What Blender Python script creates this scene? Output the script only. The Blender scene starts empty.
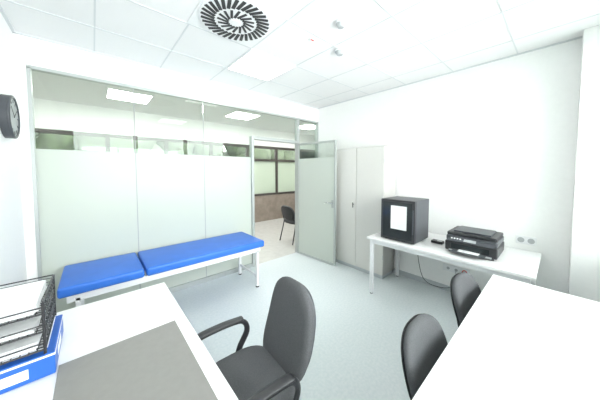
import bpy, bmesh, math, random
from mathutils import Vector, Matrix, Euler
random.seed(3)
sc = bpy.context.scene
H = 2.84; XL=-0.50; XR=3.45; YG=3.32; YW=-0.60

# ---------------------------------------------------------------- materials
def nodes(name):
    m = bpy.data.materials.new(name); m.use_nodes = True
    return m, m.node_tree
def mat(name, col, rough=0.5, metal=0.0, var=0.03, scale=30, bump=0.0, bscale=200, spec=0.5, coat=0.0):
    m, nt = nodes(name); b = nt.nodes['Principled BSDF']
    b.inputs['Roughness'].default_value = rough; b.inputs['Metallic'].default_value = metal
    b.inputs['Specular IOR Level'].default_value = spec
    b.inputs['Coat Weight'].default_value = coat
    tc = nt.nodes.new('ShaderNodeTexCoord')
    n = nt.nodes.new('ShaderNodeTexNoise'); n.inputs['Scale'].default_value = scale
    nt.links.new(tc.outputs['Object'], n.inputs['Vector'])
    r = nt.nodes.new('ShaderNodeValToRGB')
    r.color_ramp.elements[0].position=.3; r.color_ramp.elements[1].position=.7
    r.color_ramp.elements[0].color = [max(0,c*(1-var)) for c in col]+[1]
    r.color_ramp.elements[1].color = [min(1,c*(1+var)) for c in col]+[1]
    nt.links.new(n.outputs['Fac'], r.inputs['Fac']); nt.links.new(r.outputs['Color'], b.inputs['Base Color'])
    if bump>0:
        n2 = nt.nodes.new('ShaderNodeTexNoise'); n2.inputs['Scale'].default_value = bscale
        nt.links.new(tc.outputs['Object'], n2.inputs['Vector'])
        bp = nt.nodes.new('ShaderNodeBump'); bp.inputs['Strength'].default_value = bump; bp.inputs['Distance'].default_value=.002
        nt.links.new(n2.outputs['Fac'], bp.inputs['Height']); nt.links.new(bp.outputs['Normal'], b.inputs['Normal'])
    return m
def emis(name, col, st):
    m, nt = nodes(name); nt.nodes.remove(nt.nodes['Principled BSDF'])
    e = nt.nodes.new('ShaderNodeEmission'); e.inputs[0].default_value=(*col,1); e.inputs[1].default_value=st
    nt.links.new(e.outputs[0], nt.nodes['Material Output'].inputs[0]); return m
def glass(name, col, frosted=False, ior=1.5):
    m, nt = nodes(name); nt.nodes.remove(nt.nodes['Principled BSDF'])
    gl = nt.nodes.new('ShaderNodeBsdfGlossy'); gl.inputs['Roughness'].default_value = .25 if frosted else .01
    gl.inputs[0].default_value=(.95,1,.97,1)
    fr = nt.nodes.new('ShaderNodeFresnel'); fr.inputs[0].default_value = ior
    mx = nt.nodes.new('ShaderNodeMixShader')
    if frosted:
        tr = nt.nodes.new('ShaderNodeBsdfTranslucent'); tr.inputs[0].default_value=(*col,1)
        df = nt.nodes.new('ShaderNodeBsdfDiffuse'); df.inputs[0].default_value=(*col,1)
        tp = nt.nodes.new('ShaderNodeBsdfTransparent'); tp.inputs[0].default_value=(*col,1)
        m1 = nt.nodes.new('ShaderNodeMixShader'); m1.inputs[0].default_value=.66
        nt.links.new(tr.outputs[0], m1.inputs[1]); nt.links.new(df.outputs[0], m1.inputs[2])
        m2 = nt.nodes.new('ShaderNodeMixShader'); m2.inputs[0].default_value=.10
        nt.links.new(m1.outputs[0], m2.inputs[1]); nt.links.new(tp.outputs[0], m2.inputs[2]); base=m2
    else:
        base = nt.nodes.new('ShaderNodeBsdfTransparent'); base.inputs[0].default_value=(*col,1)
    nt.links.new(fr.outputs[0], mx.inputs[0]); nt.links.new(base.outputs[0], mx.inputs[1]); nt.links.new(gl.outputs[0], mx.inputs[2])
    nt.links.new(mx.outputs[0], nt.nodes['Material Output'].inputs[0]); return m

M_wall = mat('wall_paint',(.90,.90,.89),.8,bump=.05,var=.01)
M_ceil = mat('ceiling_tile',(.82,.82,.82),.9,bump=.3,bscale=400,var=.01,scale=150)
M_grid = mat('ceiling_grid',(.66,.68,.69),.6,var=.01)
M_trim = mat('trim_grey',(.50,.53,.55),.5)
M_white= mat('white_laminate',(.80,.80,.80),.4,var=.01)
M_whitem=mat('white_metal',(.82,.83,.84),.35,var=.01)
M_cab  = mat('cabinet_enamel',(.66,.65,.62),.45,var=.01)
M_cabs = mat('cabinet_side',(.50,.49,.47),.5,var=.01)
M_alu  = mat('aluminium',(.48,.51,.50),.35,metal=.4,var=.02)
M_blue = mat('blue_vinyl',(.03,.16,.62),.42,var=.04,scale=8,bump=.05)
M_fab  = mat('dark_fabric',(.085,.088,.094),.85,var=.15,scale=200,bump=.3,bscale=500)
M_blk  = mat('black_plastic',(.024,.025,.028),.4,var=.1)
M_dgrey= mat('dark_grey_plastic',(.06,.065,.075),.4,var=.05)
M_lgrey= mat('light_grey_plastic',(.42,.44,.45),.4,var=.02)
M_mat  = mat('desk_mat_grey',(.25,.245,.235),.6,var=.03,bump=.1)
M_paper= mat('paper',(.85,.86,.87),.8,var=.02)
M_bluebox=mat('blue_card',(.02,.12,.50),.45,var=.06,scale=12)
M_clock= mat('clock_face',(.30,.32,.33),.3,var=.03)
M_chrome=mat('chrome',(.7,.7,.72),.15,metal=1,var=.01)
M_wood = mat('brown_dado',(.30,.25,.21),.6,var=.15,scale=6)
M_dframe=mat('dark_frame',(.07,.06,.055),.5,var=.1)
M_leaf = mat('foliage',(.030,.042,.020),.8,var=.6,scale=6)
M_grass= mat('grass',(.10,.15,.07),.9,var=.3,scale=3)
M_red  = mat('red_plastic',(.6,.03,.02),.4)
M_gdark= mat('smoked_glass',(.025,.03,.033),.08,var=.05,coat=.3)
M_corr = mat('corridor_floor',(.62,.61,.59),.25,var=.05,scale=10)
M_clear= glass('clear_glass',(.94,.97,.95),ior=1.38)
M_frost= glass('frosted_glass',(.74,.785,.73),True,1.3)
M_frostw= glass('frosted_window_glass',(.60,.66,.57),True,1.3)
M_win  = glass('window_glass',(.97,.99,.98))
M_lamp = emis('lamp_diffuser',(1,1,.98),7.0)
M_lamp2 = emis('corridor_lamp_diffuser',(1,1,.97),32.0)
# floor vinyl: pale blue-grey with fleck
m,nt = nodes('floor_vinyl'); b=nt.nodes['Principled BSDF']; b.inputs['Roughness'].default_value=.32
tc=nt.nodes.new('ShaderNodeTexCoord')
n=nt.nodes.new('ShaderNodeTexNoise'); n.inputs['Scale'].default_value=45; n.inputs['Detail'].default_value=6
nt.links.new(tc.outputs['Object'],n.inputs['Vector'])
r=nt.nodes.new('ShaderNodeValToRGB'); r.color_ramp.elements[0].position=.35; r.color_ramp.elements[1].position=.65
r.color_ramp.elements[0].color=(.64,.70,.715,1); r.color_ramp.elements[1].color=(.71,.755,.765,1)
nt.links.new(n.outputs['Fac'],r.inputs['Fac']); nt.links.new(r.outputs['Color'],b.inputs['Base Color']); M_floor=m

# ---------------------------------------------------------------- builder
class B:
    def __init__(s): s.bm=bmesh.new(); s.mats=[]
    def mi(s,m):
        if m not in s.mats: s.mats.append(m)
        return s.mats.index(m)
    def _merge(s,tmp,m,M=None,smooth=False):
        if M is not None: bmesh.ops.transform(tmp,matrix=M,verts=tmp.verts)
        i=s.mi(m)
        for f in tmp.faces: f.material_index=i; f.smooth=smooth
        me=bpy.data.meshes.new('t'); tmp.to_mesh(me); tmp.free(); s.bm.from_mesh(me); bpy.data.meshes.remove(me)
    def box(s,lo,hi,m,bev=0,M=None,seg=2,smooth=None):
        t=bmesh.new(); bmesh.ops.create_cube(t,size=1)
        lo=Vector(lo);hi=Vector(hi); c=(lo+hi)/2; d=hi-lo
        bmesh.ops.scale(t,vec=d,verts=t.verts); 
        if bev>0: bmesh.ops.bevel(t,geom=list(t.edges),offset=bev,segments=seg,profile=.5,affect='EDGES')
        bmesh.ops.translate(t,vec=c,verts=t.verts)
        s._merge(t,m,M,(bev>.012) if smooth is None else smooth); return s
    def cyl(s,p0,p1,r0,m,r1=None,seg=24,M=None,smooth=True):
        p0=Vector(p0);p1=Vector(p1); t=bmesh.new(); d=p1-p0
        bmesh.ops.create_cone(t,cap_ends=True,segments=seg,radius1=r0,radius2=r0 if r1 is None else r1,depth=d.length)
        R=d.to_track_quat('Z','Y').to_matrix().to_4x4()
        bmesh.ops.transform(t,matrix=Matrix.Translation((p0+p1)/2)@R,verts=t.verts)
        s._merge(t,m,M,False)
        return s
    def tube(s,pts,r,m,seg=10,M=None,sub=6,ry=None,closed=False):
        P=[Vector(p) for p in pts]; 
        if sub>1:
            Q=[]; n=len(P)
            rng = range(n) if closed else range(n-1)
            for i in rng:
                if closed: a,b_,c,d=P[(i-1)%n],P[i],P[(i+1)%n],P[(i+2)%n]
                else: a=P[max(i-1,0)];b_=P[i];c=P[i+1];d=P[min(i+2,n-1)]
                for k in range(sub):
                    u=k/sub; Q.append(.5*((2*b_)+(-a+c)*u+(2*a-5*b_+4*c-d)*u*u+(-a+3*b_-3*c+d)*u**3))
            if not closed: Q.append(P[-1])
            P=Q
        t=bmesh.new(); rings=[]; n=len(P); ry=ry or r; up=None
        for i,p in enumerate(P):
            if closed: tan=(P[(i+1)%n]-P[i-1]).normalized()
            else: tan=(P[min(i+1,n-1)]-P[max(i-1,0)]).normalized()
            if up is None:
                up=Vector((0,0,1)) if abs(tan.z)<.9 else Vector((1,0,0))
            side=tan.cross(up).normalized(); up=side.cross(tan).normalized()
            rings.append([t.verts.new(p+side*r*math.cos(2*math.pi*j/seg)+up*ry*math.sin(2*math.pi*j/seg)) for j in range(seg)])
        for i in range(n if closed else n-1):
            a=rings[i];b_=rings[(i+1)%n]
            for j in range(seg): t.faces.new((a[j],a[(j+1)%seg],b_[(j+1)%seg],b_[j]))
        if not closed: t.faces.new(rings[0][::-1]); t.faces.new(rings[-1])
        s._merge(t,m,M,True); return s
    def pad(s,outline,th,m,fn=None,M=None,edge=.4):
        t=bmesh.new(); cx=sum(p[0] for p in outline)/len(outline); cy=sum(p[1] for p in outline)/len(outline)
        prof=[(0.0,.5),(.25,.5),(.5,.5),(.8,.48),(.93,.38),(.99,.18),(1,0),(.99,-.18),(.93,-.38),(.8,-.48),(.5,-.5),(.25,-.5),(0,-.5)]
        rings=[]
        for sc_,z in prof:
            if sc_==0:
                p=Vector((cx,cy,z*th)); rings.append([t.verts.new(fn(p) if fn else p)])
            else:
                rr=[]
                for (a,b_) in outline:
                    p=Vector((cx+(a-cx)*sc_,cy+(b_-cy)*sc_,z*th)); rr.append(t.verts.new(fn(p) if fn else p))
                rings.append(rr)
        n=len(outline)
        for k in range(len(rings)-1):
            a,b_=rings[k],rings[k+1]
            for j in range(n):
                if len(a)==1: t.faces.new((a[0],b_[j],b_[(j+1)%n]))
                elif len(b_)==1: t.faces.new((a[j],b_[0],a[(j+1)%n]))
                else: t.faces.new((a[j],b_[j],b_[(j+1)%n],a[(j+1)%n]))
        bmesh.ops.recalc_face_normals(t,faces=t.faces)
        s._merge(t,m,M,True); return s
    def done(s,name,loc=(0,0,0),rz=0,parent=None):
        me=bpy.data.meshes.new(name); bmesh.ops.recalc_face_normals(s.bm,faces=s.bm.faces)
        s.bm.to_mesh(me); s.bm.free()
        for m in s.mats: me.materials.append(m)
        o=bpy.data.objects.new(name,me); sc.collection.objects.link(o)
        o.location=loc; o.rotation_euler=(0,0,rz)
        if parent: o.parent=parent
        return o
def sup(w,h,n=3.5,N=40,taper=0):
    out=[]
    for i in range(N):
        t=2*math.pi*i/N; c,s_=math.cos(t),math.sin(t)
        x=math.copysign(abs(c)**(2/n),c)*w/2; y=math.copysign(abs(s_)**(2/n),s_)*h/2
        out.append((x*(1+taper*y/h),y))
    return out

# ---------------------------------------------------------------- room shell
CY0=YG+.06; CY1=6.1; CX0=-4.0; CX1=7.0
B().box((XL-.15,YW-.2,-.12),(XR+.15,YG+.03,0),M_floor).done('floor')
B().box((CX0,YG+.03,-.12),(CX1,CY1+.2,0),M_corr).done('floor_corridor')
B().box((XL-.15,YW-.2,H),(XR+.15,YG+.06,H+.15),M_ceil).done('ceiling')
B().box((CX0,YG+.06,H),(CX1,CY1+.2,H+.15),M_ceil).done('ceiling_corridor')
g=B()
xs=[.05+.6*k for k in range(0,6)]; ys=[-.25+.6*k for k in range(0,6)]
for x in xs: g.box((x-.006,YW,H-.003),(x+.006,YG,H),M_grid)
for y in ys: g.box((XL,y-.006,H-.0035),(XR,y+.006,H),M_grid)
g.box((XL,YG-.02,H-.012),(XR,YG,H),M_grid); g.box((XL,YW,H-.012),(XL+.02,YG,H),M_grid); g.box((XR-.02,YW,H-.012),(XR,YG,H),M_grid)
g.done('trim_ceiling_grid')
B().box((XL-.15,YW-.2,0),(XL,YG+.06,H),M_wall).done('wall_left')
B().box((XR,YW-.2,0),(XR+.15,YG+.06,H),M_wall).done('wall_right')
B().box((XR-.17,YW,0),(XR,-.09,H),M_wall,.004).done('wall_column')
w=B(); w.box((XL,YG,2.57),(XR,YG+.06,H),M_wall); w.box((XL,YG,0),(-.43,YG+.06,2.57),M_wall); w.done('wall_back')
w=B(); w.box((XL,YW-.2,0),(XR,YW,.85),M_wall); w.box((XL,YW-.2,2.62),(XR,YW,H),M_wall)
w.box((XL,YW-.2,.85),(XL+.15,YW,2.62),M_wall); w.box((XR-.2,YW-.2,.85),(XR,YW,2.62),M_wall); w.done('wall_front')
w=B()
x0,x1=XL+.15,XR-.2
for i in range(4):
    x=x0+(x1-x0)*i/3; w.box((max(x0,x-.04),YW-.14,.85),(min(x1,x+.04),YW-.06,2.62),M_white)
w.box((x0,YW-.14,.85),(x1,YW-.06,.91),M_white); w.box((x0,YW-.14,2.56),(x1,YW-.06,2.62),M_white)
w.box((x0,YW-.105,.9),(x1,YW-.095,2.57),M_win)
w.done('window_1')
B().box((x0,YW-.05,.85),(x1,YW+.10,.88),M_white,.004).done('trim_sill')
B().box((XR-.012,-.09,0),(XR,YG,.07),M_trim).done('baseboard_right')
B().box((XL,YW,0),(XL+.012,YG,.07),M_trim).done('baseboard_left')

# glass partition
p=B()
def panes(x0,x1):
    p.box((x0+.004,YG+.02,1.80),(x1-.004,YG+.032,2.55),M_clear)
    p.box((x0+.004,YG+.02,.06),(x1-.004,YG+.032,1.80),M_frost)
xsj=[-.41,.38,1.17,1.93]
for a,b_ in zip(xsj[:-1],xsj[1:]): panes(a,b_)
for x in xsj[1:3]: p.box((x-.004,YG+.018,.05),(x+.004,YG+.034,2.55),M_lgrey)
p.box((-.43,YG-.01,2.54),(XR-.001,YG+.055,2.569),M_alu); p.box((-.43,YG-.01,0.001),(1.93,YG+.055,.06),M_alu); p.box((-.43,YG-.01,0.001),(-.405,YG+.055,2.55),M_alu)
p.box((1.93,YG+.02,2.14),(2.90,YG+.032,2.55),M_clear)
p.box((2.94,YG+.02,.06),(XR-.02,YG+.032,1.8),M_frost); p.box((2.94,YG+.02,1.8),(XR-.02,YG+.032,2.55),M_clear)
p.box((2.92,YG-.01,0.001),(XR-.001,YG+.055,.06),M_alu); p.box((XR-.025,YG-.01,.06),(XR-.001,YG+.055,2.55),M_alu)
p.box((1.91,YG-.02,0.001),(1.95,YG+.06,2.14),M_alu,.003); p.box((2.88,YG-.02,0.001),(2.93,YG+.06,2.54),M_alu,.003); p.box((1.95,YG-.02,2.09),(2.88,YG+.06,2.14),M_alu,.003)
p.done('glass_partition')
d=B(); L=.86
d.box((0,-.02,.01),(L,.02,.04),M_alu); d.box((0,-.02,2.05),(L,.02,2.08),M_alu)
d.box((0,-.02,.04),(.025,.02,2.05),M_alu); d.box((L-.025,-.02,.04),(L,.02,2.05),M_alu)
d.box((.025,-.005,.04),(L-.025,.005,1.80),M_frost); d.box((.025,-.005,1.80),(L-.025,.005,2.05),M_clear)
for sg in (-1,1):
    d.cyl((L-.05,sg*.02,1.05),(L-.05,sg*.055,1.05),.010,M_chrome); d.tube([(L-.05,sg*.055,1.05),(L-.10,sg*.058,1.05),(L-.17,sg*.055,1.05)],.009,M_chrome)
    d.box((L-.075,sg*.02-.004,.97),(L-.03,sg*.02+.004,1.10),M_alu,.002)
d.done('door_1',(2.885,YG-.03,0),math.radians(-90+4.5))

# ---------------------------------------------------------------- corridor
w=B()
w.box((CX0,CY1,0),(CX1,CY1+.15,.82),M_wood); w.box((CX0,CY1,2.32),(CX1,CY1+.15,H),M_wall); w.done('wall_corridor')
w=B(); w.box((CX0,CY1-.02,2.25),(CX1,CY1+.10,2.32),M_dframe); w.box((CX0,CY1-.02,.80),(CX1,CY1+.1,.86),M_dframe)
w.box((CX0,CY1-.015,1.86),(CX1,CY1+.10,1.93),M_dframe)
x=CX0
while x<CX1: 
    w.box((x,CY1-.01,.86),(x+.07,CY1+.09,2.25),M_dframe); x+=1.05
w.box((CX0,CY1+.03,.86),(CX1,CY1+.04,1.86),M_frostw); w.box((CX0,CY1+.03,1.93),(CX1,CY1+.04,2.25),M_win); w.done('window_2')
B().box((CX0-.1,YG,0),(CX0,CY1+.15,H),M_wall).done('wall_corridor_left')
B().box((CX1,YG,0),(CX1+.1,CY1+.15,H),M_wall).done('wall_corridor_right')
w=B(); w.box((CX0,YG+.0,0),(XL-.15,YG+.1,H),M_wall); w.box((XR+.15,YG,0),(CX1,YG+.1,H),M_wall); w.done('wall_corridor_side')
# ---------------------------------------------------------------- ceiling fixtures
def panel(x,y,lm=None):
    g=B(); g.box((-.30,-.30,-.012),(.30,.30,0),M_whitem,.003); g.box((-.28,-.28,-.016),(.28,.28,-.012),lm or M_lamp); g.done('ceiling_light_panel',(x,y,H-.001))
for q in [(1.55,2.45),(1.55,.05)]: panel(*q)
for q in [(.5,4.9),(2.6,4.9),(-1.6,4.9),(4.7,4.9)]: panel(*q,M_lamp2)  # corridor row includes extra panels, added to brighten the corridor behind the glass
g=B(); g.box((-.298,-.298,-.008),(.298,.298,0),M_whitem,.002)
g.cyl((0,0,-.02),(0,0,-.007),.285,M_whitem,seg=64)
g.cyl((0,0,-.028),(0,0,-.019),.035,M_whitem,seg=32)
for ring,(ra,rb,cnt) in enumerate([(.055,.150,16),(.165,.272,32)]):
    for k in range(cnt):
        a=2*math.pi*k/cnt+ring*.1
        M=Matrix.Rotation(a,4,'Z')@Matrix.Translation((0,0,-.0215))
        wd=.010 if ring==0 else .013
        tw=.35
        MM=Matrix.Translation(M@Vector(((ra+rb)/2,0,0)))@Matrix.Rotation(a+tw,4,'Z')
        g.box((-(rb-ra)/2,-wd,-.002),((rb-ra)/2,wd,.002),M_blk,M=MM)
g.done('swirl_air_diffuser',(.925,1.835,H-.001))
def detector(n,x,y,r):
    g=B(); g.cyl((0,0,-.015),(0,0,0),r,M_whitem,seg=40); g.cyl((0,0,-.045),(0,0,-.015),r*.55,M_lgrey,r1=r*.9,seg=40); g.cyl((0,0,-.05),(0,0,-.045),r*.3,M_lgrey,seg=24)
    g.box((r*.6,-.004,-.018),(r*.7,.004,-.014),M_red); g.done(n,(x,y,H-.005))
detector('smoke_detector',1.95,1.57,.055); detector('smoke_detector',1.59,1.27,.045)
g=B(); g.cyl((0,0,-.004),(0,0,0),.03,M_whitem); g.box((-.02,-.006,-.006),(.02,.006,-.003),M_red); g.done('sprinkler_marker',(1.60,1.62,H-.003))

# ---------------------------------------------------------------- wall clock
g=B(); 
g.cyl((0,0,0),(.045,0,0),.165,M_dgrey,seg=64); g.tube([(.045,.155*math.cos(a),.155*math.sin(a)) for a in [i*math.pi/16 for i in range(32)]],.012,M_dgrey,sub=1,closed=True)
g.cyl((.045,0,0),(.048,0,0),.145,M_clock,seg=64)
for k in range(12):
    a=k*math.pi/6; g.box((.048,-.004,.11),(.050,.004,.135),M_blk,M=Matrix.Rotation(a,4,'X'))
g.box((.050,-.004,0),(.052,.004,.08),M_blk,M=Matrix.Rotation(-1.0,4,'X')); g.box((.052,-.003,0),(.054,.003,.115),M_blk,M=Matrix.Rotation(.9,4,'X'))
g.done('wall_clock',(XL+.001,2.87,2.01))

# ---------------------------------------------------------------- cabinet
g=B(); D=.36; W=.93; HC=1.94
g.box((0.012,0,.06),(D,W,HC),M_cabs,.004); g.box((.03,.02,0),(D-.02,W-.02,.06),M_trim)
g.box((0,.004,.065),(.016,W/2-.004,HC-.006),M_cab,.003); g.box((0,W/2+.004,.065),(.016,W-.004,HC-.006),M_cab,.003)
g.cyl((-.012,W/2+.05,1.05),(0,W/2+.05,1.05),.012,M_chrome); g.box((-.022,W/2+.043,1.0),(-.012,W/2+.057,1.08),M_blk,.003)
for z in (.3,1.0,1.7):
    for yy in (.003,W-.003): g.cyl((.006,yy,z),(.006,yy,z+.06),.006,M_lgrey)
g.done('storage_cabinet',(3.075,1.66,0))

# ---------------------------------------------------------------- exam bench
def bench():
    g=B(); L=1.96; W=.64; zt=.64; zc=.085; split=.60
    g.box((0,0,zt-zc),(split-.008,W,zt),M_blue,.022,seg=4); g.box((split+.008,0,zt-zc),(L,W,zt),M_blue,.022,seg=4)
    zr=zt-zc-.04
    for yy in (.05,W-.09): g.box((.05,yy,zr-.03),(L-.04,yy+.035,zr+.038),M_whitem,.004)
    for xx in (.12,L-.08):
        g.box((xx-.018,.05,zr-.03),(xx+.018,W-.055,zr),M_whitem,.004)
        for yy in (.05,W-.09): g.box((xx-.018,yy,.012),(xx+.018,yy+.035,zr),M_whitem,.004); g.cyl((xx,yy+.017,0),(xx,yy+.017,.012),.022,M_blk)
        g.box((xx-.012,.07,.14),(xx+.012,W-.07,.165),M_whitem,.003)
    g.cyl((split,.07,zr+.02),(split,W-.07,zr+.02),.012,M_chrome)
    g.done('exam_couch',(-.25,2.64,0),0)
bench()

# ---------------------------------------------------------------- desks
def desk(name,w,d,loc,h=.74,t=.028):
    g=B(); g.box((0,0,h-t),(w,d,h),M_white,.003)
    for xx in (.03,w-.07):
        for yy in (.03,d-.07): g.box((xx,yy,.01),(xx+.04,yy+.04,h-t),M_whitem,.003); g.cyl((xx+.02,yy+.02,0),(xx+.02,yy+.02,.01),.018,M_blk)
        g.box((xx+.005,.06,h-t-.05),(xx+.035,d-.06,h-t),M_whitem,.002)
    for yy in (.035,d-.065): g.box((.06,yy,h-t-.05),(w-.06,yy+.03,h-t),M_whitem,.002)
    return g.done(name,loc)
desk('office_desk',.86,1.65,(-.48,.34,0))
desk('office_desk',1.68,.80,(.75,-.46,0))
desk('side_table',.82,1.53,(2.60,.10,0))

g=B(); g.box((-.23,-.325,0),(.23,.325,.004),M_mat,.0015); g.done('desk_mat',(.09,1.105,.741))

# letter trays on blue box
e=bpy.data.objects.new('letter_tray_stack',None); sc.collection.objects.link(e); e.location=(-.30,1.56,.741)
g=B(); g.box((-.135,-.17,0),(.155,.17,.095),M_bluebox,.004); g.box((-.136,-.12,.095),(.13,.15,.10),M_paper); g.box((.1552,-.08,.02),(.1558,.05,.06),M_paper); g.box((-.06,-.1708,.02),(.08,-.1702,.06),M_paper)
g.box((-.136,-.1706,.082),(.156,.171,.090),M_paper)
g.done('blue_box',parent=e)
g=B()
tw,td=.128,.168
for z in (.115,.19,.265):
    for k in range(12):
        xx=-tw+2*tw*k/11; g.box((xx-.0015,-td,z),(xx+.0015,td,z+.003),M_blk)
    for k in range(15):
        yy=-td+2*td*k/14; g.box((-tw,yy-.0015,z),(tw,yy+.0015,z+.003),M_blk)
    for hh in (0,.018,.036,.05):
        r_=.003 if hh in(0,.05) else .0015
        for a,b_ in [((-tw,-td),(-tw,td)),((tw,-td),(tw,td)),((-tw,td),(tw,td))]:
            g.cyl((a[0],a[1],z+hh),(b_[0],b_[1],z+hh),r_,M_blk,seg=8)
    g.cyl((-tw,-td,z+.003),(tw,-td,z+.003),.004,M_blk,seg=8); g.cyl((-tw,-td,z+.03),(tw,-td,z+.03),.003,M_blk,seg=8)
    for k in range(10):
        yy=-td+2*td*k/9
        for sx in (-tw,tw): g.cyl((sx,yy,z),(sx,yy,z+.05),.0015,M_blk,seg=6)
for sx in (-tw,tw):
    for yy in (-td,td): g.cyl((sx,yy,.10),(sx,yy,.315),.005,M_blk,seg=10)
g.done('trays',parent=e)
g=B()
for z,n_ in ((.119,5),(.194,4),(.269,6)):
    for k in range(n_):
        M=Matrix.Rotation(random.uniform(-.05,.05),4,'Z'); g.box((-.105,-.15,z+k*.006),(.105,.15,z+k*.006+.005),M_paper,M=M)
g.done('papers',parent=e)

# ---------------------------------------------------------------- chairs
def office_chair(name,loc,rz):
    g=B()
    for k in range(5):
        a=2*math.pi*k/5+.3; c,s_=math.cos(a),math.sin(a)
        g.tube([(0.02*c,.02*s_,.115),(.15*c,.15*s_,.10),(.28*c,.28*s_,.075)],.022,M_blk,ry=.015)
        for o in (-.014,.014):
            q=Vector((.285*c-s_*o,.285*s_+c*o,.028)); g.cyl(q-Vector((-s_,c,0))*.008,q+Vector((-s_,c,0))*.008,.028,M_blk,seg=20)
        g.cyl((.285*c,.285*s_,.03),(.285*c,.285*s_,.075),.008,M_blk,seg=10)
    g.cyl((0,0,.08),(0,0,.25),.032,M_blk); g.cyl((0,0,.25),(0,0,.40),.016,M_chrome); g.box((-.11,-.10,.385),(.13,.10,.42),M_blk,.01)
    g.pad(sup(.46,.46,3.2),.085,M_fab,fn=lambda p:Vector((p.x,p.y,.465+p.z-.25*max(0,-p.x-.14)**1.3+ .25*p.y*p.y)))
    g.pad(sup(.44,.44,3.2),.03,M_blk,fn=lambda p:Vector((p.x,p.y,.42+p.z)))
    def bk(off): 
        return lambda p: Vector((.235+off+p.z+ .12*(p.y/.5) -.16*p.x*p.x*2.5+.05*math.cos(p.y*5), p.x, .69+p.y))
    g.pad(sup(.40,.51,3.0,taper=-.14),.065,M_fab,fn=bk(0))
    g.pad(sup(.37,.47,3.0,taper=-.14),.03,M_dgrey,fn=bk(.032))
    g.tube([(.08,0,.40),(.24,0,.395),(.325,0,.45),(.325,0,.60)],.03,M_blk,ry=.012)
    for sg in (-1,1):
        y=sg*.265
        g.tube([(.02,sg*.17,.405),(.04,sg*.23,.41),(.08,y,.48),(.13,y,.57),(.11,y,.635),(.04,y,.655),(-.10,y,.655),(-.19,y,.64),(-.235,y,.605)],.018,M_blk,ry=.013)
        g.tube([(.10,y,.662),(-.02,y,.670),(-.15,y,.664),(-.205,y,.645)],.025,M_blk,ry=.011)
        g.tube([(-.225,y,.62),(-.19,y,.56),(-.10,y*.98,.47),(-.02,sg*.23,.41),(0,sg*.17,.40)],.015,M_blk,ry=.012)
    return g.done(name,loc,rz)
office_chair('office_chair',(.56,1.045,0),math.radians(-3))
def visitor_chair(name,loc,rz):
    g=B()
    g.pad(sup(.46,.43,3.2),.06,M_fab,fn=lambda p:Vector((p.x,p.y,.455+p.z)))
    g.pad(sup(.44,.41,3.2),.02,M_blk,fn=lambda p:Vector((p.x,p.y,.42+p.z)))
    def bk(off): return lambda p: Vector((p.x,.225+off+p.z*1.0+.12*(p.y/.4)-.5*p.x*p.x,.65+p.y))
    g.pad(sup(.44,.34,2.7,taper=-.12),.05,M_fab,fn=bk(0)); g.pad(sup(.42,.32,2.7,taper=-.12),.018,M_blk,fn=bk(.027))
    for sg in (-1,1):
        x=sg*.20
        g.tube([(x*1.12,.27,0),(x,.17,.42),(x*.8,.215,.54),(x*.75,.24,.68)],.012,M_blk)
        g.tube([(x*1.12,-.24,0),(x*1.05,-.19,.35),(x,-.16,.42)],.012,M_blk)
        g.tube([(x,-.16,.42),(x,.0,.42),(x,.17,.42)],.011,M_blk)
    for yy in (-.15,.15): g.tube([(-.2,yy,.42),(0,yy,.42),(.2,yy,.42)],.010,M_blk)
    return g.done(name,loc,rz)
visitor_chair('visitor_chair',(1.23,.20,0),0)
visitor_chair('visitor_chair',(1.99,.20,0),math.radians(-4))
visitor_chair('visitor_chair',(3.38,3.95,0),math.radians(90))

# ---------------------------------------------------------------- mini fridge
g=B(); D,W,Hh=.42,.41,.50
g.box((.04,0,.012),(D,W,Hh),M_dgrey,.006); g.box((0,0,.012),(.037,W,Hh),M_blk,.006); g.box((-.002,.03,.04),(0,W-.03,Hh-.03),M_gdark)
g.box((-.012,.012,.12),(-.0,.024,.40),M_dgrey,.003)
for a in (.05,D-.05):
    for c in (.05,W-.05): g.cyl((a,c,0),(a,c,.014),.015,M_blk)
g.box((-.0035,.09,.15),(-.0022,.28,.43),M_paper)
g.done('mini_fridge',(2.68,1.07,.7405))
g=B(); D,W=.40,.43
g.box((0,0,.02),(D,W,.12),M_blk,.012); g.box((.02,.005,.12),(D,W-.005,.175),M_dgrey,.012)
g.box((.03,.01,.175),(D-.01,W-.01,.21),M_blk,.010); g.box((.07,.06,.21),(D-.05,W-.06,.225),M_dgrey,.006)
M=Matrix.Translation((.015,W/2,.145))@Matrix.Rotation(math.radians(-35),4,'Y')
g.box((-.035,-.19,-.005),(.035,.19,.005),M_dgrey,.003,M=M); g.box((-.022,-.05,.005),(.022,.05,.007),M_lgrey,M=M)
for k in range(4): g.cyl((-.0,.08+.025*k,.004),(0,.08+.025*k,.009),.008,M_whitem,M=M,seg=12)
g.box((-.004,.06,.05),(.002,W-.06,.10),M_gdark); g.box((-.09,.08,.035),(.02,W-.08,.043),M_dgrey,.003); g.box((-.006,.04,.02),(.0,W-.04,.035),M_lgrey)
g.box((-.07,.13,.044),(.01,W-.13,.048),M_paper)
for a in (.04,D-.04):
    for c in (.04,W-.04): g.cyl((a,c,0),(a,c,.022),.014,M_blk)
g.done('inkjet_printer',(2.76,.36,.7405))
g=B(); g.box((0,0,0),(.08,.12,.03),M_blk,.006); g.box((.01,.01,.03),(.05,.06,.034),M_lgrey,.002); g.done('charger_box',(2.95,.87,.7405))
g=B(); g.box((0,0,0),(.012,.30,.085),M_whitem,.003)
for k in range(3): g.cyl((-.002,.055+.09*k,.042),(.0,.055+.09*k,.042),.028,M_whitem if k else M_red,seg=24); g.cyl((-.003,.055+.09*k,.042),(-.002,.055+.09*k,.042),.018,M_lgrey,seg=20)
g.done('wall_socket_strip',(XR-.0125,.70,.27))
g=B(); g.box((0,0,0),(.012,.16,.085),M_whitem,.003)
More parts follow.
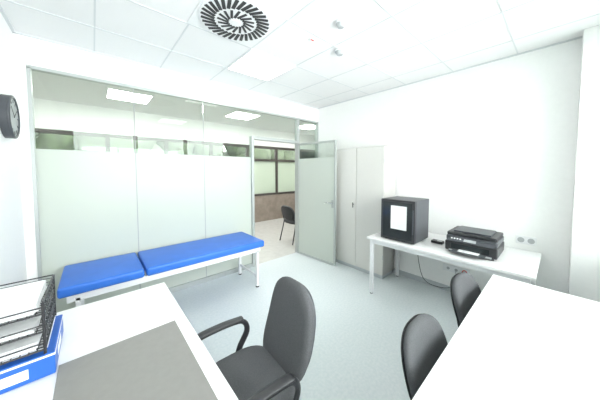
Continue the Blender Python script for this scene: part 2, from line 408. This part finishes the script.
for k in range(2): g.cyl((-.002,.04+.08*k,.042),(0,.04+.08*k,.042),.028,M_lgrey,seg=24)
g.done('wall_socket',(XR-.0125,.14,.80))
g=B()
g.tube([(XR-.02,.78,.31),(XR-.05,.85,.12),(XR-.08,1.0,.05),(XR-.10,1.2,.10),(XR-.06,1.3,.40),(XR-.05,1.3,.70)],.004,M_blk,seg=6)
g.tube([(XR-.02,.85,.31),(XR-.06,.80,.10),(XR-.08,.6,.06),(XR-.05,.45,.3),(XR-.05,.45,.70)],.004,M_lgrey,seg=6)
g.done('power_cable')

# ---------------------------------------------------------------- outside
B().box((-20,7.5,-.4),(24,22,-.15),M_grass).done('ground_outside')
g=B()
for k in range(110):
    t=bmesh.new(); bmesh.ops.create_icosphere(t,subdivisions=2,radius=random.uniform(.7,1.3))
    for v_ in t.verts: v_.co*=random.uniform(.85,1.15)
    g._merge(t,M_leaf,Matrix.Translation((random.uniform(-12,18),random.uniform(10,13),random.uniform(.3,3.4))),True)
g.done('hedge')

# ---------------------------------------------------------------- light
wd=bpy.data.worlds.new('World'); sc.world=wd; wd.use_nodes=True
bg=wd.node_tree.nodes['Background']; bg.inputs[0].default_value=(.98,.985,1,1); bg.inputs[1].default_value=13.5
def portal(x,y,z,sx,sy,rx):
    l=bpy.data.lights.new('window_portal','AREA'); l.shape='RECTANGLE'; l.size=sx; l.size_y=sy; l.cycles.is_portal=True
    o=bpy.data.objects.new('window_portal',l); sc.collection.objects.link(o); o.location=(x,y,z); o.rotation_euler=(rx,0,0)
portal((x0+x1)/2,YW-.16,1.73,x1-x0,1.77,math.radians(90))
portal(1.5,CY1+.16,1.55,11,1.4,math.radians(-90))
try:
    sc.view_settings.view_transform='Standard'; sc.view_settings.look='None'
except Exception as ex: print(ex)

# ---------------------------------------------------------------- camera
cam=bpy.data.cameras.new('camera'); co=bpy.data.objects.new('camera',cam); sc.collection.objects.link(co)
cam.sensor_width=36; cam.lens=36*232/600; cam.shift_y=-19/600; cam.clip_start=.02
co.location=(0,0,1.6); co.rotation_euler=(math.radians(90-2.8),0,math.radians(-41.7)); sc.camera=co
